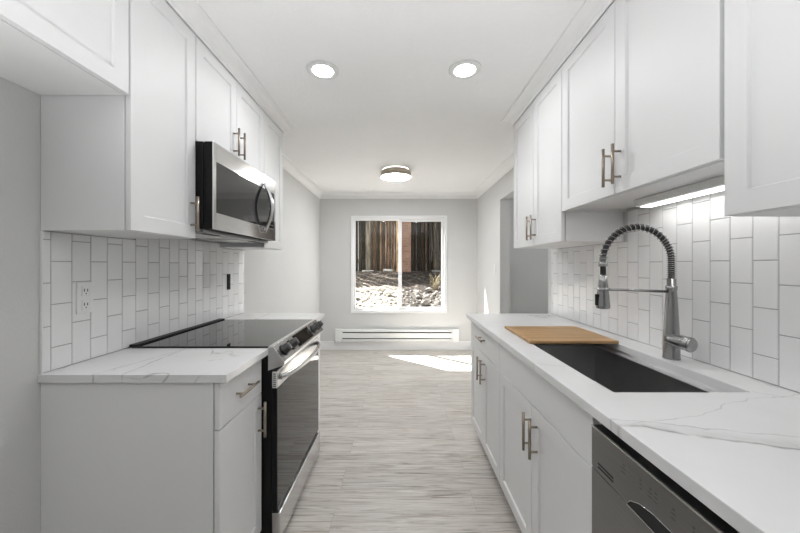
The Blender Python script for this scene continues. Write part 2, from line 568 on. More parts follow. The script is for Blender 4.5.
# crown mouldings
def crown_prof(sx, wallx, zb, proj, zt=ZC):
    """outline (x,z), growing from wallx towards sx"""
    h = zt - zb
    p = [(wallx, zb), (wallx + sx * 0.006, zb), (wallx + sx * 0.008, zb + 0.010)]
    for k in range(9):
        a = math.pi / 2 * k / 8
        p.append((wallx + sx * (0.012 + (proj - 0.016) * (1 - math.cos(a))), zb + 0.012 + (h - 0.022) * math.sin(a)))
    p += [(wallx + sx * proj, zt - 0.008), (wallx + sx * proj, zt), (wallx, zt)]
    return p
ULX = -0.962     # front of left upper doors
URX = 0.870      # front of right upper doors
CBZ = 2.412
def crown_return(sx, fx, y0, y1, wallx, proj):
    """crown along a cabinet front, mitred round its far corner back to the wall"""
    pr = crown_prof(1, 0.0, CBZ, proj)
    b2 = bmesh.new()
    S = [[b2.verts.new((fx + sx * d, y0, z)) for d, z in pr], [b2.verts.new((fx + sx * d, y1 + d, z)) for d, z in pr],
         [b2.verts.new((wallx + sx * 0.001, y1 + d, z)) for d, z in pr]]
    for A, B in zip(S, S[1:]):
        for q in range(len(pr)):
            w = (q + 1) % len(pr)
            b2.faces.new((A[q], A[w], B[w], B[q]))
    b2.faces.new(S[0]); b2.faces.new(list(reversed(S[2])))
    m = MB(); m.merge(b2)
    return m
lc = crown_return(1, ULX + 0.002, 0.05, 2.655, XL, 0.075)
struct('trim_1', lc, M['crown'], 'white crown moulding above the left upper cabinets', 'moulding')
rc = crown_return(-1, URX - 0.002, 0.05, 2.52, XR, 0.07)
struct('trim_2', rc, M['crown'], 'white crown moulding above the right upper cabinets', 'moulding')
struct('trim_3', MB().prism(crown_prof(-1, YB, 2.385, 0.075), 'x', XL, XR), M['crown'], 'white crown moulding along the far wall', 'moulding')
struct('trim_4', MB().prism(crown_prof(1, XL, 2.385, 0.075), 'y', 2.735, YB), M['crown'], 'white crown moulding along the left wall past the cabinets', 'moulding')
struct('trim_5', MB().prism(crown_prof(-1, XR, 2.385, 0.075), 'y', 2.595, YB), M['crown'], 'white crown moulding along the right wall above the doorway', 'moulding')

# ------------------------------------------------------------------ window in the far wall
win = thing('window_1', (0, YB, WZ0), 'white two pane sliding window in the far wall', 'window', kind='structure')
FX0, FX1, FZ0, FZ1 = -0.794, 0.728, 0.578, 2.116
def frame_rect(mb, x0, x1, z0, z1, w, y0, y1, bev=0.004, wb_=None):
    wb_ = wb_ or w
    mb.box(x0, x0 + w, y0, y1, z0, z1, bev)
    mb.box(x1 - w, x1, y0, y1, z0, z1, bev)
    mb.box(x0 + w, x1 - w, y0, y1, z1 - w, z1, bev)
    mb.box(x0 + w, x1 - w, y0, y1, z0, z0 + wb_, bev)
    return mb
f = frame_rect(MB(), FX0, FX1, FZ0, FZ1, 0.022, YB - 0.018, YB - 0.0005, 0.004)
f2 = frame_rect(f, WX0 + 0.001, WX1 - 0.001, WZ0 + 0.001, WZ1 - 0.001, 0.022, YB - 0.010, YB + 0.11, 0.003)
f2.build('window_frame', M['vinyl'], win)
s1 = frame_rect(MB(), WX0 + 0.022, -0.012, WZ0 + 0.022, WZ1 - 0.022, 0.03, YB + 0.012, YB + 0.042, 0.004)
s1 = s1.build('sash', M['vinyl'], win)
MB().box(WX0 + 0.052, -0.042, YB + 0.024, YB + 0.028, WZ0 + 0.05, WZ1 - 0.05).build('pane', M['glass'], s1)
s2 = frame_rect(MB(), -0.030, WX1 - 0.022, WZ0 + 0.022, WZ1 - 0.022, 0.042, YB + 0.046, YB + 0.076, 0.004)
s2 = s2.build('sash', M['vinyl'], win)
MB().box(0.01, WX1 - 0.062, YB + 0.058, YB + 0.062, WZ0 + 0.062, WZ1 - 0.062).build('pane', M['glass'], s2)
scr = MB().box(-0.02, WX1 - 0.03, YB + 0.086, YB + 0.087, WZ0 + 0.03, WZ1 - 0.03).build('insect_screen', M['screen'], win)
MB().box(-0.046, -0.036, YB + 0.004, YB + 0.012, 1.25, 1.37, 0.002).build('latch', M['vinyl'], win)

# ------------------------------------------------------------------ outside, beyond the window
def ground_z(y):
    t = min(max((y - 5.6) / 3.2, 0), 1)
    return 0.30 + 0.86 * t
gb = bmesh.new()
nx, ny = 40, 30
gv = [[gb.verts.new((-4 + 8.0 * i / nx, 5.3 + 6.2 * j / ny,
        ground_z(5.3 + 6.2 * j / ny) + random.uniform(-0.025, 0.025))) for i in range(nx + 1)] for j in range(ny + 1)]
for j in range(ny):
    for i in range(nx):
        gb.faces.new((gv[j][i], gv[j][i + 1], gv[j + 1][i + 1], gv[j + 1][i])).smooth = True
g = MB(); g.merge(gb)
struct('ground', g, M['soil'], 'dark bark strewn bank rising outside the window', 'ground')

FY = 9.6
fen = MB()
x = -3.9
while x < 3.9:
    w = random.uniform(0.035, 0.085)
    dy = random.uniform(-0.05, 0.06)
    fen.prism([(x, FY + dy), (x + w * 0.5, FY + dy - 0.03), (x + w, FY + dy), (x + w, FY + dy + 0.03), (x, FY + dy + 0.03)], 'z', 1.10, 4.3 + random.uniform(-0.1, 0.1))
    x += w + random.uniform(-0.006, 0.004)
fen_t = thing('board_fence', (0, FY, 1.10), 'tall fence of dark weathered upright boards outside the window', 'fence')
fen.build('boards', M['board'], fen_t)
MB().box(-3.9, 3.9, FY + 0.09, FY + 0.14, 2.72, 2.84).box(-3.9, 3.9, FY + 0.09, FY + 0.14, 1.4, 1.52).build('rail', M['post'], fen_t)
post_labels = ['grey wooden post on a pale footing seen through the left pane',
               'grey wooden post on a pale footing at the right edge of the window']
for i, px in enumerate((-0.92, 0.99)):
    yy = 9.1
    t = thing('wooden_post', (px, yy, 1.13), post_labels[i], 'post', 'posts in the yard')
    MB().box(px - 0.065, px + 0.065, yy - 0.065, yy + 0.065, 1.20, 3.1, 0.01).build('post_shaft', M['post'], t)
    MB().prism([(px - 0.15, yy - 0.15), (px + 0.15, yy - 0.15), (px + 0.15, yy + 0.15), (px - 0.15, yy + 0.15)], 'z', 1.12, 1.20, bev=0.01).build('footing', M['concrete'], t)
bp = thing('brick_pillar', (0.16, 8.95, 1.10), 'reddish brick pillar outside just right of the window mullion', 'pillar')
MB().box(0.0, 0.275, 8.85, 9.12, 1.08, 3.1, 0.006).build('shaft', M['brick'], bp)
pp = MB().box(-0.125, -0.06, 8.90, 8.97, 1.05, 3.1, 0.008).build('timber_post', M['palepost'], None, (-0.09, 8.94, 1.1))
tag(pp, 'pale tan timber post just left of the brick pillar', 'post')
sp = MB().box(-0.49, -0.24, 8.9, 9.1, 1.10, 1.23, 0.015).build('concrete_block', M['concrete'], None, (-0.36, 9.0, 1.12))
tag(sp, 'flat pale concrete block at the foot of the board fence', 'block')

# rocks: a few shapes, copied
def rock_mesh(seed):
    rnd = random.Random(seed)
    b2 = bmesh.new()
    bmesh.ops.create_icosphere(b2, subdivisions=2, radius=1.0)
    dirs = [(Vector((rnd.gauss(0, 1), rnd.gauss(0, 1), rnd.gauss(0, 1))).normalized(), rnd.uniform(0.42, 0.8)) for _ in range(9)]
    for v in b2.verts:
        for d, h in dirs:
            k = v.co.dot(d)
            if k > h:
                v.co -= d * (k - h)
        v.co.z *= 0.7
    me = bpy.data.meshes.new('rock')
    b2.to_mesh(me); b2.free()
    me.materials.append(M['rock'])
    return me
rocks = [rock_mesh(s) for s in (1, 2, 3, 4)]
rr = random.Random(11)
taken = []
for i in range(9000):
    if len(taken) >= 260:
        break
    y = rr.uniform(6.05, 7.3)
    x = rr.uniform(-1.2, 1.1)
    r = rr.choice((rr.uniform(0.06, 0.12), rr.uniform(0.03, 0.06)))
    if x > 0.0 and rr.random() < 0.35:
        continue
    if any((x - a) ** 2 + (y - b) ** 2 < (1.1 * (r + c)) ** 2 for a, b, c in taken):
        continue
    taken.append((x, y, r))
    o = bpy.data.objects.new('rock', rocks[i % 4])
    o.location = (x, y, ground_z(y) + r * 0.30)
    o.scale = (r * rr.uniform(0.95, 1.15), r, r * rr.uniform(0.8, 1.1))
    o.rotation_euler = (rr.uniform(-0.2, 0.2), rr.uniform(-0.2, 0.2), rr.uniform(0, 6.28))
    COL.objects.link(o)
    tag(o, 'pale sunlit rock in the bed of rocks just outside the window', 'rock', 'rocks outside the window')
wd = MB()
wr_ = random.Random(3)
for k in range(26):
    a, l = wr_.uniform(0, 6.28), wr_.uniform(0.15, 0.38)
    bx_, by_ = 0.78 + wr_.uniform(-0.08, 0.08), 7.45 + wr_.uniform(-0.06, 0.06)
    gz = ground_z(by_) - 0.02
    dx, dy = math.cos(a) * l * 0.45, math.sin(a) * l * 0.45
    wd.tube([(bx_, by_, gz), (bx_ + dx * 0.4, by_ + dy * 0.4, gz + l * 0.6), (bx_ + dx, by_ + dy, gz + l)], [0.006, 0.005, 0.002], 5)
w_o = wd.build('dry_weed', M['weed'], None, (0.78, 7.45, ground_z(7.45)))
tag(w_o, 'dry straw coloured weed growing at the right of the rocks outside', 'weed')

# ------------------------------------------------------------------ backsplashes
def backsplash(name, wallx, sgn, cols, rowz, zlo_f, zhi_f, label, seed):
    """cols: list of (y0,y1,parity); rowz: a joint height for parity 0; tiles 0.158 high"""
    rnd = random.Random(seed)
    H, G = 0.158, 0.0022
    tm = MB()
    gm = MB()
    root = thing(name, (wallx, cols[0][0], 0.946), label, 'backsplash')
    for y0, y1, par in cols:
        zl, zh = zlo_f(0.5 * (y0 + y1)), zhi_f(0.5 * (y0 + y1))
        gx0, gx1 = (wallx + sgn * 0.0008, wallx + sgn * 0.0062)
        gm.box(min(gx0, gx1), max(gx0, gx1), y0, y1, zl, zh)
        z = rowz + (H / 2 if par else 0)
        while z > zl:
            z -= H
        while z < zh:
            a, b = max(z, zl) + G / 2, min(z + H, zh) - G / 2
            if 0 < z - zl < 0.012:
                a = zl + G / 2
            if b - zl < 0.012:
                b = a
            if b - a > 0.004:
                b2 = bmesh.new()
                t0, t1 = 0.0064, 0.0085
                bv = 0.0016
                ya, yb = y0 + G / 2, y1 - G / 2
                if yb - ya > 0.006:
                    q0 = [(ya, a), (yb, a), (yb, b), (ya, b)]
                    q1 = [(ya + bv, a + bv), (yb - bv, a + bv), (yb - bv, b - bv), (ya + bv, b - bv)]
                    tl, tv = rnd.uniform(-1, 1) * 0.006, rnd.uniform(-1, 1) * 0.0035
                    yc, zc = 0.5 * (ya + yb), 0.5 * (a + b)
                    V0 = [b2.verts.new((wallx + sgn * t0, p, q)) for p, q in q0]
                    V1 = [b2.verts.new((wallx + sgn * (t1 + tl * (p - yc) + tv * (q - zc)), p, q)) for p, q in q1]
                    b2.faces.new(V1)
                    b2.faces.new(list(reversed(V0)))
                    for i in range(4):
                        j = (i + 1) % 4
                        b2.faces.new((V0[i], V0[j], V1[j], V1[i]))
                    tm.merge(b2)
                else:
                    b2.free()
            z += H
    tm.build('tiles', M['tile'], root)
    gm.build('grout', M['grout'], root)
    return root

CT = 0.945       # countertop height
cols = [(1.156, 1.184, 1)]
y = 1.184; p = 0
while y < 2.645:
    y2 = min(y + 0.0757, 2.645)
    cols.append((y, y2, p)); y = y2; p ^= 1
lb = backsplash('tile_backsplash', XL, 1, cols, 1.029, lambda y: CT + 0.0008 if not 1.52 < y < 2.28 else CT + 0.0008,
                lambda y: 1.4535 if y < 1.54 else (1.486 if y < 2.285 else 1.4535), 'white stacked subway tile backsplash behind the electric range', 5)
MB().box(XL + 0.0005, XL + 0.010, 1.152, 1.156, CT + 0.001, 1.4535, 0.001).build('edge_strip', M['white'], lb)
cols = []
y = 1.032; p = 0
while y > 0.30:
    y2 = max(y - 0.0765, 0.30)
    p ^= 1
    cols.append((y2, y, p)); y = y2
cols.reverse()
y = 1.032; p = 0
while y < 2.59:
    y2 = min(y + 0.0765, 2.59)
    cols.append((y, y2, p)); y = y2; p ^= 1
rb = backsplash('tile_backsplash', XR, -1, cols, 1.347 - 0.158 * 3, lambda y: CT + 0.0008,
                lambda y: 1.4585 if (y < 0.885 or y > 1.757) else 1.618, 'white stacked subway tile backsplash behind the spring faucet', 6)
MB().box(XR - 0.010, XR - 0.0005, 2.59, 2.597, CT + 0.001, 1.4585, 0.001).build('edge_strip', M['white'], rb)

# ------------------------------------------------------------------ cabinets
def shaker(mb, sgn, xf, y0, y1, z0, z1, t=0.019, st=0.058, rec=0.008):
    """a recessed-panel door whose front lies at xf and looks towards sgn along x"""
    b2 = bmesh.new()
    def ring(x, iy, iz):
        return [b2.verts.new((x, a, b)) for a, b in ((y0 + iy, z0 + iz), (y1 - iy, z0 + iz), (y1 - iy, z1 - iz), (y0 + iy, z1 - iz))]
    e = 0.0015
    R = [ring(xf - sgn * t, 0, 0), ring(xf - sgn * e, 0, 0), ring(xf, e, e), ring(xf, st, st), ring(xf - sgn * 0.0012, st + 0.001, st + 0.001),
         ring(xf - sgn * rec, st + 0.0035, st + 0.0035)]
    for a, b in zip(R, R[1:]):
        for i in range(4):
            j = (i + 1) % 4
            b2.faces.new((a[i], a[j], b[j], b[i]))
    b2.faces.new(R[-1])
    b2.faces.new(list(reversed(R[0])))
    mb.merge(b2)
    return mb

def slab(mb, sgn, xf, y0, y1, z0, z1, t=0.019):
    mb.box(min(xf, xf - sgn * t), max(xf, xf - sgn * t), y0, y1, z0, z1, 0.0015)
    return mb

def pull(sgn, xf, y, z, axis='z', L=0.158):
    """bar pull: a round bar on two posts"""
    mb = MB()
    so = 0.032
    bx = xf + sgn * so
    h = L / 2
    if axis == 'z':
        mb.tube([(bx, y, z - h), (bx, y, z + h)], 0.006, 14)
        for s in (-1, 1):
            mb.tube([(xf + sgn * 0.0004, y, z + s * 0.05), (bx, y, z + s * 0.05)], 0.0045, 12)
    else:
        mb.tube([(bx, y - h, z), (bx, y + h, z)], 0.006, 14)
        for s in (-1, 1):
            mb.tube([(xf + sgn * 0.0004, y + s * 0.05, z), (bx, y + s * 0.05, z)], 0.0045, 12)
    return mb

G_ = 0.0021
def upper(label, sgn, y0, y1, z0, z1, xf, doors, wallx, recess=False, group='upper cabinets'):
    """doors: list of (y0, y1, handle_y or None, handle_z)"""
    yc = 0.5 * (y0 + y1)
    root = thing('upper_cabinet', (wallx + sgn * 0.15, yc, z0), label, 'cabinet', group)
    xb = xf - sgn * 0.0225
    wx = wallx + sgn * 0.001
    a, b = min(wx, xb), max(wx, xb)
    bd = MB()
    if recess:
        t = 0.016
        bd.box(a, b, y0, y0 + t, z0, z1)
        bd.box(a, b, y1 - t, y1, z0, z1)
        bd.box(a, b, y0 + t, y1 - t, z0 + 0.012, z1)
        fx = (b - 0.019, b) if sgn > 0 else (a, a + 0.019)
        bd.box(fx[0], fx[1], y0 + t, y1 - t, z0, z0 + 0.012)
    else:
        bd.box(a, b, y0, y1, z0, z1, 0.001)
    bd.build('body', M['cab'], root)
    for (d0, d1, hy, hz) in doors:
        d = shaker(MB(), sgn, xf, d0 + G_, d1 - G_, z0 + 0.001, z1 - 0.0015).build('door', M['cab'], root)
        if hy is not None:
            pull(sgn, xf, hy, hz).build('handle', M['nickel'], d)
    return root

UZ1 = CBZ
upper('white upper cabinet over the empty fridge space, set higher than the rest', 1, 0.22, 1.152, 1.934, UZ1, ULX, [(0.22, 0.686, 0.64, 2.03), (0.686, 1.152, 0.732, 2.03)] and [(0.22, 0.62, None, 0), (0.62, 1.152, None, 0)], XL)
upper('tall white upper cabinet with one door left of the microwave', 1, 1.156, 1.524, 1.455, UZ1, ULX, [(1.156, 1.524, 1.487, 1.566)], XL)
upper('short white two door upper cabinet directly above the microwave', 1, 1.526, 2.284, 1.918, UZ1, ULX, [(1.526, 1.905, 1.866, 2.038), (1.905, 2.284, 1.934, 2.038)], XL)
upper('white single door upper cabinet on the far side of the microwave', 1, 2.286, 2.65, 1.457, UZ1, ULX, [(2.286, 2.65, None, 0)], XL)
upper('tall white two door upper cabinet beside the doorway', -1, 1.761, 2.513, 1.46, UZ1, URX, [(1.761, 2.137, 2.10, 1.577), (2.137, 2.513, 2.168, 1.577)], XR)
upper('white two door upper cabinet above the sink with strip light under it', -1, 0.886, 1.759, 1.62, UZ1, URX, [(0.886, 1.3225, 1.288, 1.733), (1.3225, 1.759, 1.347, 1.733)], XR, True)
upper('white upper cabinet hanging nearest the camera above the right counter end', -1, 0.22, 0.8780, 1.462, UZ1, URX, [(0.22, 0.8780, None, 0)], XR)

def base_body(root, sgn, wallx, xb, y0, y1, toe=0.10, setb=0.065):
    wx = wallx + sgn * 0.001
    prof = [(wx, 0.0), (xb - sgn * setb, 0.0), (xb - sgn * setb, toe), (xb, toe), (xb, CT - 0.0305), (wx, CT - 0.0305)]
    MB().prism(prof, 'y', y0, y1).build('body', M['cab'], root)

DZ = 0.741   # split between drawers and doors
LF = -0.646
r = thing('base_cabinet', (-0.96, 1.335, 0), 'white base cabinet with drawer and door left of the range', 'cabinet', 'base cabinets')
base_body(r, 1, XL, LF - 0.0225, 1.156, 1.508)
d = slab(MB(), 1, LF, 1.156 + G_, 1.508 - G_, DZ + G_, 0.910).build('drawer', M['cab'], r)
pull(1, LF, 1.325, 0.828, 'y').build('handle', M['nickel'], d)
d = shaker(MB(), 1, LF, 1.156 + G_, 1.508 - G_, 0.105, DZ - G_).build('door', M['cab'], r)
pull(1, LF, 1.468, 0.634).build('handle', M['nickel'], d)
r = thing('base_cabinet', (-0.96, 2.45, 0), 'narrow white base cabinet on the far side of the range', 'cabinet', 'base cabinets')
base_body(r, 1, XL, LF - 0.0225, 2.284, 2.60)
d = slab(MB(), 1, LF, 2.284 + G_, 2.60 - G_, DZ + G_, 0.910).build('drawer', M['cab'], r)
pull(1, LF, 2.44, 0.828, 'y').build('handle', M['nickel'], d)
d = shaker(MB(), 1, LF, 2.284 + G_, 2.60 - G_, 0.105, DZ - G_).build('door', M['cab'], r)
pull(1, LF, 2.325, 0.634).build('handle', M['nickel'], d)

RF = 0.553
r = thing('base_cabinet', (0.88, 2.19, 0), 'white base cabinet with wide drawer over two doors at far right end', 'cabinet', 'base cabinets')
base_body(r, -1, XR, RF + 0.0225, 1.822, 2.565)
d = slab(MB(), -1, RF, 1.822 + G_, 2.565 - G_, DZ + G_, 0.910).build('drawer', M['cab'], r)
pull(-1, RF, 2.19, 0.835, 'y').build('handle', M['nickel'], d)
for y0, y1, hy in ((1.822, 2.19, 2.14), (2.19, 2.565, 2.222)):
    d = shaker(MB(), -1, RF, y0 + G_, y1 - G_, 0.105, DZ - G_).build('door', M['cab'], r)
    pull(-1, RF, hy, 0.628).build('handle', M['nickel'], d)
r = thing('base_cabinet', (0.88, 1.38, 0), 'white sink base cabinet with two doors below a plain panel', 'cabinet', 'base cabinets')
def sink_body(root, y0, y1):
    xb = RF + 0.0225
    mb = MB()
    mb.box(xb + 0.065, XR - 0.001, y0, y1, 0, 0.10)
    mb.box(xb, XR - 0.001, y0, y1, 0.10, 0.12)
    mb.box(xb, XR - 0.001, y0, y0 + 0.016, 0.12, CT - 0.0305)
    mb.box(xb, XR - 0.001, y1 - 0.016, y1, 0.12, CT - 0.0305)
    mb.box(XR - 0.012, XR - 0.001, y0 + 0.016, y1 - 0.016, 0.12, CT - 0.0305)
    mb.box(xb, xb + 0.019, y0 + 0.016, y1 - 0.016, 0.12, CT - 0.0305)
    mb.build('body', M['cab'], root)
sink_body(r, 0.935, 1.820)
slab(MB(), -1, RF, 0.935 + G_, 1.820 - G_, DZ + G_, 0.910).build('front_panel', M['cab'], r)
for y0, y1, hy in ((0.935, 1.3775, 1.318), (1.3775, 1.820, 1.384)):
    d = shaker(MB(), -1, RF, y0 + G_, y1 - G_, 0.105, DZ - G_).build('door', M['cab'], r)
    pull(-1, RF, hy, 0.624).build('handle', M['nickel'], d)

# ------------------------------------------------------------------ countertops
LCX, RCX = -0.616, 0.525
o = MB().box(XL + 0.0005, LCX, 1.146, 1.5135, CT - 0.03, CT, 0.002).build('countertop', M['quartz'], None, (-0.95, 1.32, CT - 0.03))
tag(o, 'short white veined countertop left of the range with a cut end', 'countertop', 'countertops')
o = MB().box(XL + 0.0005, LCX, 2.280, 2.625, CT - 0.03, CT, 0.002).build('countertop', M['quartz'], None, (-0.95, 2.45, CT - 0.03))
tag(o, 'small white countertop piece on the far side of the range', 'countertop', 'countertops')
SX0, SX1, SY0, SY1 = 0.645, 1.066, 0.988, 1.76
cb = bmesh.new()
xs = [RCX, SX0, SX1, XR - 0.0005]
ys = [0.30, SY0, SY1, 2.607]
T = [[[cb.verts.new((x, y, z)) for y in ys] for x in xs] for z in (CT - 0.03, CT)]
for k in (0, 1):
    for i in range(3):
        for j in range(3):
            if i == 1 and j == 1:
                continue
            cb.faces.new((T[k][i][j], T[k][i + 1][j], T[k][i + 1][j + 1], T[k][i][j + 1]))
for i in range(3):
    for j in (0, 3):
        cb.faces.new((T[0][i][j], T[0][i + 1][j], T[1][i + 1][j], T[1][i][j]))
        cb.faces.new((T[0][j][i], T[0][j][i + 1], T[1][j][i + 1], T[1][j][i]))
cb.faces.new((T[0][1][1], T[0][2][1], T[1][2][1], T[1][1][1]))
cb.faces.new((T[0][1][2], T[0][2][2], T[1][2][2], T[1][1][2]))
cb.faces.new((T[0][1][1], T[0][1][2], T[1][1][2], T[1][1][1]))
cb.faces.new((T[0][2][1], T[0][2][2], T[1][2][2], T[1][2][1]))
bmesh.ops.recalc_face_normals(cb, faces=cb.faces)
ed = [e for e in cb.edges if len(e.link_faces) == 2 and abs(e.calc_face_angle(0)) > 1.2]
bmesh.ops.bevel(cb, geom=ed, offset=0.002, segments=2, affect='EDGES', profile=0.5)
m_ = MB(); m_.merge(cb)
o = m_.build('countertop', M['quartz'], None, (0.87, 1.45, CT - 0.03))
tag(o, 'long white veined countertop with a sink cut into it', 'countertop', 'countertops')

# ------------------------------------------------------------------ sink, board, faucet
sk = thing('sink', (0.85, 1.37, 0.70), 'dark stainless undermount sink with ledge in the right counter', 'sink')
ZS = CT - 0.0308
def shell(mb, x0, x1, y0, y1, z0, z1, t=0.004):
    mb.box(x0, x0 + t, y0, y1, z0, z1)
    mb.box(x1 - t, x1, y0, y1, z0, z1)
    mb.box(x0 + t, x1 - t, y0, y0 + t, z0, z1)
    mb.box(x0 + t, x1 - t, y1 - t, y1, z0, z1)
    mb.box(x0 + t, x1 - t, y0 + t, y1 - t, z0, z0 + t)
    return mb
b_ = shell(MB(), SX0 - 0.006, SX1 - 0.010, SY0 - 0.006, SY1 + 0.006, 0.70, ZS - 0.016, 0.005)
b_.build('basin', M['sink'], sk)
lg = MB()
lg.box(SX1 - 0.028, SX1 + 0.004, SY0 - 0.006, SY1 + 0.006, ZS - 0.014, ZS - 0.011)
lg.box(SX1 + 0.004, SX1 + 0.008, SY0 - 0.006, SY1 + 0.006, ZS - 0.014, ZS)
lg.box(SX0 - 0.010, SX0 + 0.012, SY0 - 0.006, SY1 + 0.006, ZS - 0.014, ZS - 0.011)
lg.box(SX0 - 0.014, SX0 - 0.010, SY0 - 0.006, SY1 + 0.006, ZS - 0.014, ZS)
lg.build('ledge', M['ledge'], sk)
MB().lathe([(0, 0.002), (0.042, 0.002), (0.05, 0.004), (0.055, 0.001)], (0.86, 1.36, 0.7055)).build('drain', M['ledge'], sk)

bo = MB().box(0.632, 1.068, 1.590, 1.985, CT + 0.0008, CT + 0.016, 0.004, 3).build('cutting_board', M['bamboo'], None, (0.86, 1.78, CT))
tag(bo, 'bamboo cutting board lying over the far end of the sink', 'cutting board')

FXc, FYc = 1.119, 1.345
fa = thing('faucet', (FXc, FYc, CT), 'brushed steel spring neck faucet standing behind the sink', 'faucet')
MB().lathe([(0, 0), (0.0305, 0), (0.0305, 0.006), (0.029, 0.010), (0.029, 0.075), (0.0268, 0.11), (0.0205, 0.24), (0.0182, 0.276), (0.0182, 0.284), (0.0200, 0.285),
            (0.0200, 0.300), (0.0155, 0.301), (0.0155, 0.33), (0.0, 0.331)], (FXc, FYc, CT + 0.0006), n=36).build('faucet_body', M['faucet'], fa)
zs, Rr, cz = CT + 0.33, 0.1415, 1.347
path = [Vector((FXc, FYc, zs + (cz - zs) * k / 6)) for k in range(6)]
for k in range(25):
    a = math.pi * k / 24
    path.append(Vector((FXc - Rr + Rr * math.cos(a), FYc, cz + Rr * math.sin(a))))
path.append(Vector((FXc - 2 * Rr, FYc, 1.342)))
hose = path + [Vector((FXc - 2 * Rr, FYc, 1.32)), Vector((FXc - 2 * Rr, FYc, 1.286))]
MB().tube(hose, 0.0108, 16).build('hose', M['rubber'], fa)
# coil spring around the hose
L = [0]
for a, b in zip(path, path[1:]):
    L.append(L[-1] + (b - a).length)
def at(s):
    for i in range(len(path) - 1):
        if s <= L[i + 1] or i == len(path) - 2:
            t = (s - L[i]) / (L[i + 1] - L[i])
            return path[i].lerp(path[i + 1], t), (path[i + 1] - path[i]).normalized()
coil = []
tot = L[-1]
s_ = 0.0
ang = 0.0
per = 16
while s_ < tot:
    u = s_ / tot
    c0, tg = at(s_)
    nrm = Vector((0, 1, 0))
    bi = tg.cross(nrm)
    rad = 0.0138
    coil.append(c0 + (nrm * math.cos(ang) + bi * math.sin(ang)) * rad)
    pitch = 0.0085 if u < 0.17 else (0.012 if u < 0.33 else 0.0195)
    if u > 0.95: pitch = 0.006
    ang += 2 * math.pi / per
    s_ += pitch / per
MB().tube(coil, 0.0018, 6).build('spring', M['faucet'], fa)
hx = FXc - 2 * Rr
MB().lathe([(0, -0.012), (0.0165, -0.012), (0.0165, 0.006), (0.0, 0.006)], (hx, FYc, 1.338), n=24).build('collar', M['faucet'], fa)
hd = MB().lathe([(0, 0), (0.0235, 0), (0.026, 0.004), (0.026, 0.012), (0.0235, 0.045), (0.0165, 0.11), (0.0145, 0.137), (0.0, 0.1375)], (hx, FYc, 1.153), n=28).build('spray_head', M['faucet'], fa)
MB().box(hx - 0.031, hx - 0.022, FYc - 0.007, FYc + 0.007, 1.165, 1.212, 0.003).build('trigger', M['black'], hd)
ar = MB().tube([(hx + 0.016, FYc, 1.232), (FXc - 0.02, FYc, 1.222)], 0.0055, 12)
ar.lathe([(0.0165, -0.006), (0.0208, -0.006), (0.0208, 0.006), (0.0165, 0.006), (0.0165, -0.006)], (hx, FYc, 1.232), n=24)
ar.build('docking_arm', M['faucet'], fa)
lv = MB().tube([(1.094, 1.330, 1.030), (1.096, 1.314, 1.029), (1.106, 1.272, 1.027), (1.112, 1.246, 1.025)], [0.021, 0.022, 0.027, 0.029], 24)
lv.tube([(1.112, 1.2462, 1.025), (1.1132, 1.240, 1.0248), (1.1140, 1.237, 1.0247)], [0.029, 0.025, 0.018], 24)
lv.build('lever', M['faucet'], fa)

# ------------------------------------------------------------------ electric range
RY0, RY1 = 1.519, 2.275
rg = thing('electric_range', (-0.93, 1.897, 0), 'stainless slide in electric range with black glass top and oven door', 'range')
bd = MB().box(XL + 0.012, -0.605, RY0, RY1, 0.055, 0.934, 0.002)
bd.box(-1.20, -0.64, RY0 + 0.02, RY1 - 0.02, 0.0, 0.055)
bd.build('body', M['black'], rg)
MB().box(XL + 0.0105, -0.6215, RY0 - 0.002, RY1 + 0.001, 0.9465, 0.9525, 0.0015).box(-1.26, -0.63, RY0 + 0.002, RY1 - 0.002, 0.9345, 0.9465).build('cooktop', M['blackglass'], rg)
MB().box(XL + 0.012, XL + 0.050, RY0, RY1, 0.953, 0.960, 0.002).build('rear_trim', M['black'], rg)
prof = [(-0.621, 0.953), (-0.599, 0.953), (-0.5435, 0.882), (-0.5435, 0.866), (-0.621, 0.838)]
cp = MB().prism(prof, 'y', RY0 - 0.003, RY1 + 0.002, bev=0.002).build('control_panel', M['steel'], rg)
fd = Vector((0.0555, 0, -0.071)).normalized()
fn = Vector((0.071, 0, 0.0555)).normalized()
fc = Vector((-0.5715, 0, 0.9175))
for ky in (1.585, 1.692, 2.107, 2.214):
    c = fc + Vector((0, ky, 0))
    k = MB().lathe([(0, -0.001), (0.026, -0.001), (0.026, 0.006), (0.024, 0.008), (0.021, 0.030), (0.019, 0.033), (0, 0.033)], c, fn, 28)
    k = k.build('knob', M['knob'], rg)
    b2 = MB().lathe([(0.0262, 0.001), (0.0285, 0.001), (0.0285, 0.005), (0.0262, 0.005)], c, fn, 28)
    b2.build('knob_ring', M['black'], k)
    gp = bmesh.new()
    bmesh.ops.create_cube(gp, size=1.0)
    bmesh.ops.scale(gp, vec=(0.034, 0.007, 0.012), verts=gp.verts)
    q = Matrix((( fd.x, 0, fn.x), (0, 1, 0), (fd.z, 0, fn.z))).to_4x4()
    mm = MB(); mm.merge(gp, 0, Matrix.Translation(c + fn * 0.036) @ q)
    mm.build('grip', M['steel'], k)
dp = bmesh.new()
bmesh.ops.create_cube(dp, size=1.0)
bmesh.ops.scale(dp, vec=(0.070, 0.27, 0.002), verts=dp.verts)
q = Matrix((( fd.x, 0, fn.x), (0, 1, 0), (fd.z, 0, fn.z))).to_4x4()
mm = MB(); mm.merge(dp, 0, Matrix.Translation(fc + Vector((0, 1.90, 0)) + fn * 0.0012) @ q)
mm.build('display', M['blackglass'], rg)
OD = -0.578
dr = MB()
dr.box(-0.603, OD, RY0, RY1, 0.755, 0.836, 0.003)
dr.box(-0.603, OD - 0.003, RY0, RY1, 0.180, 0.755, 0.002, mat=1)
dr = dr.build('oven_door', [M['steel'], M['black']], rg)
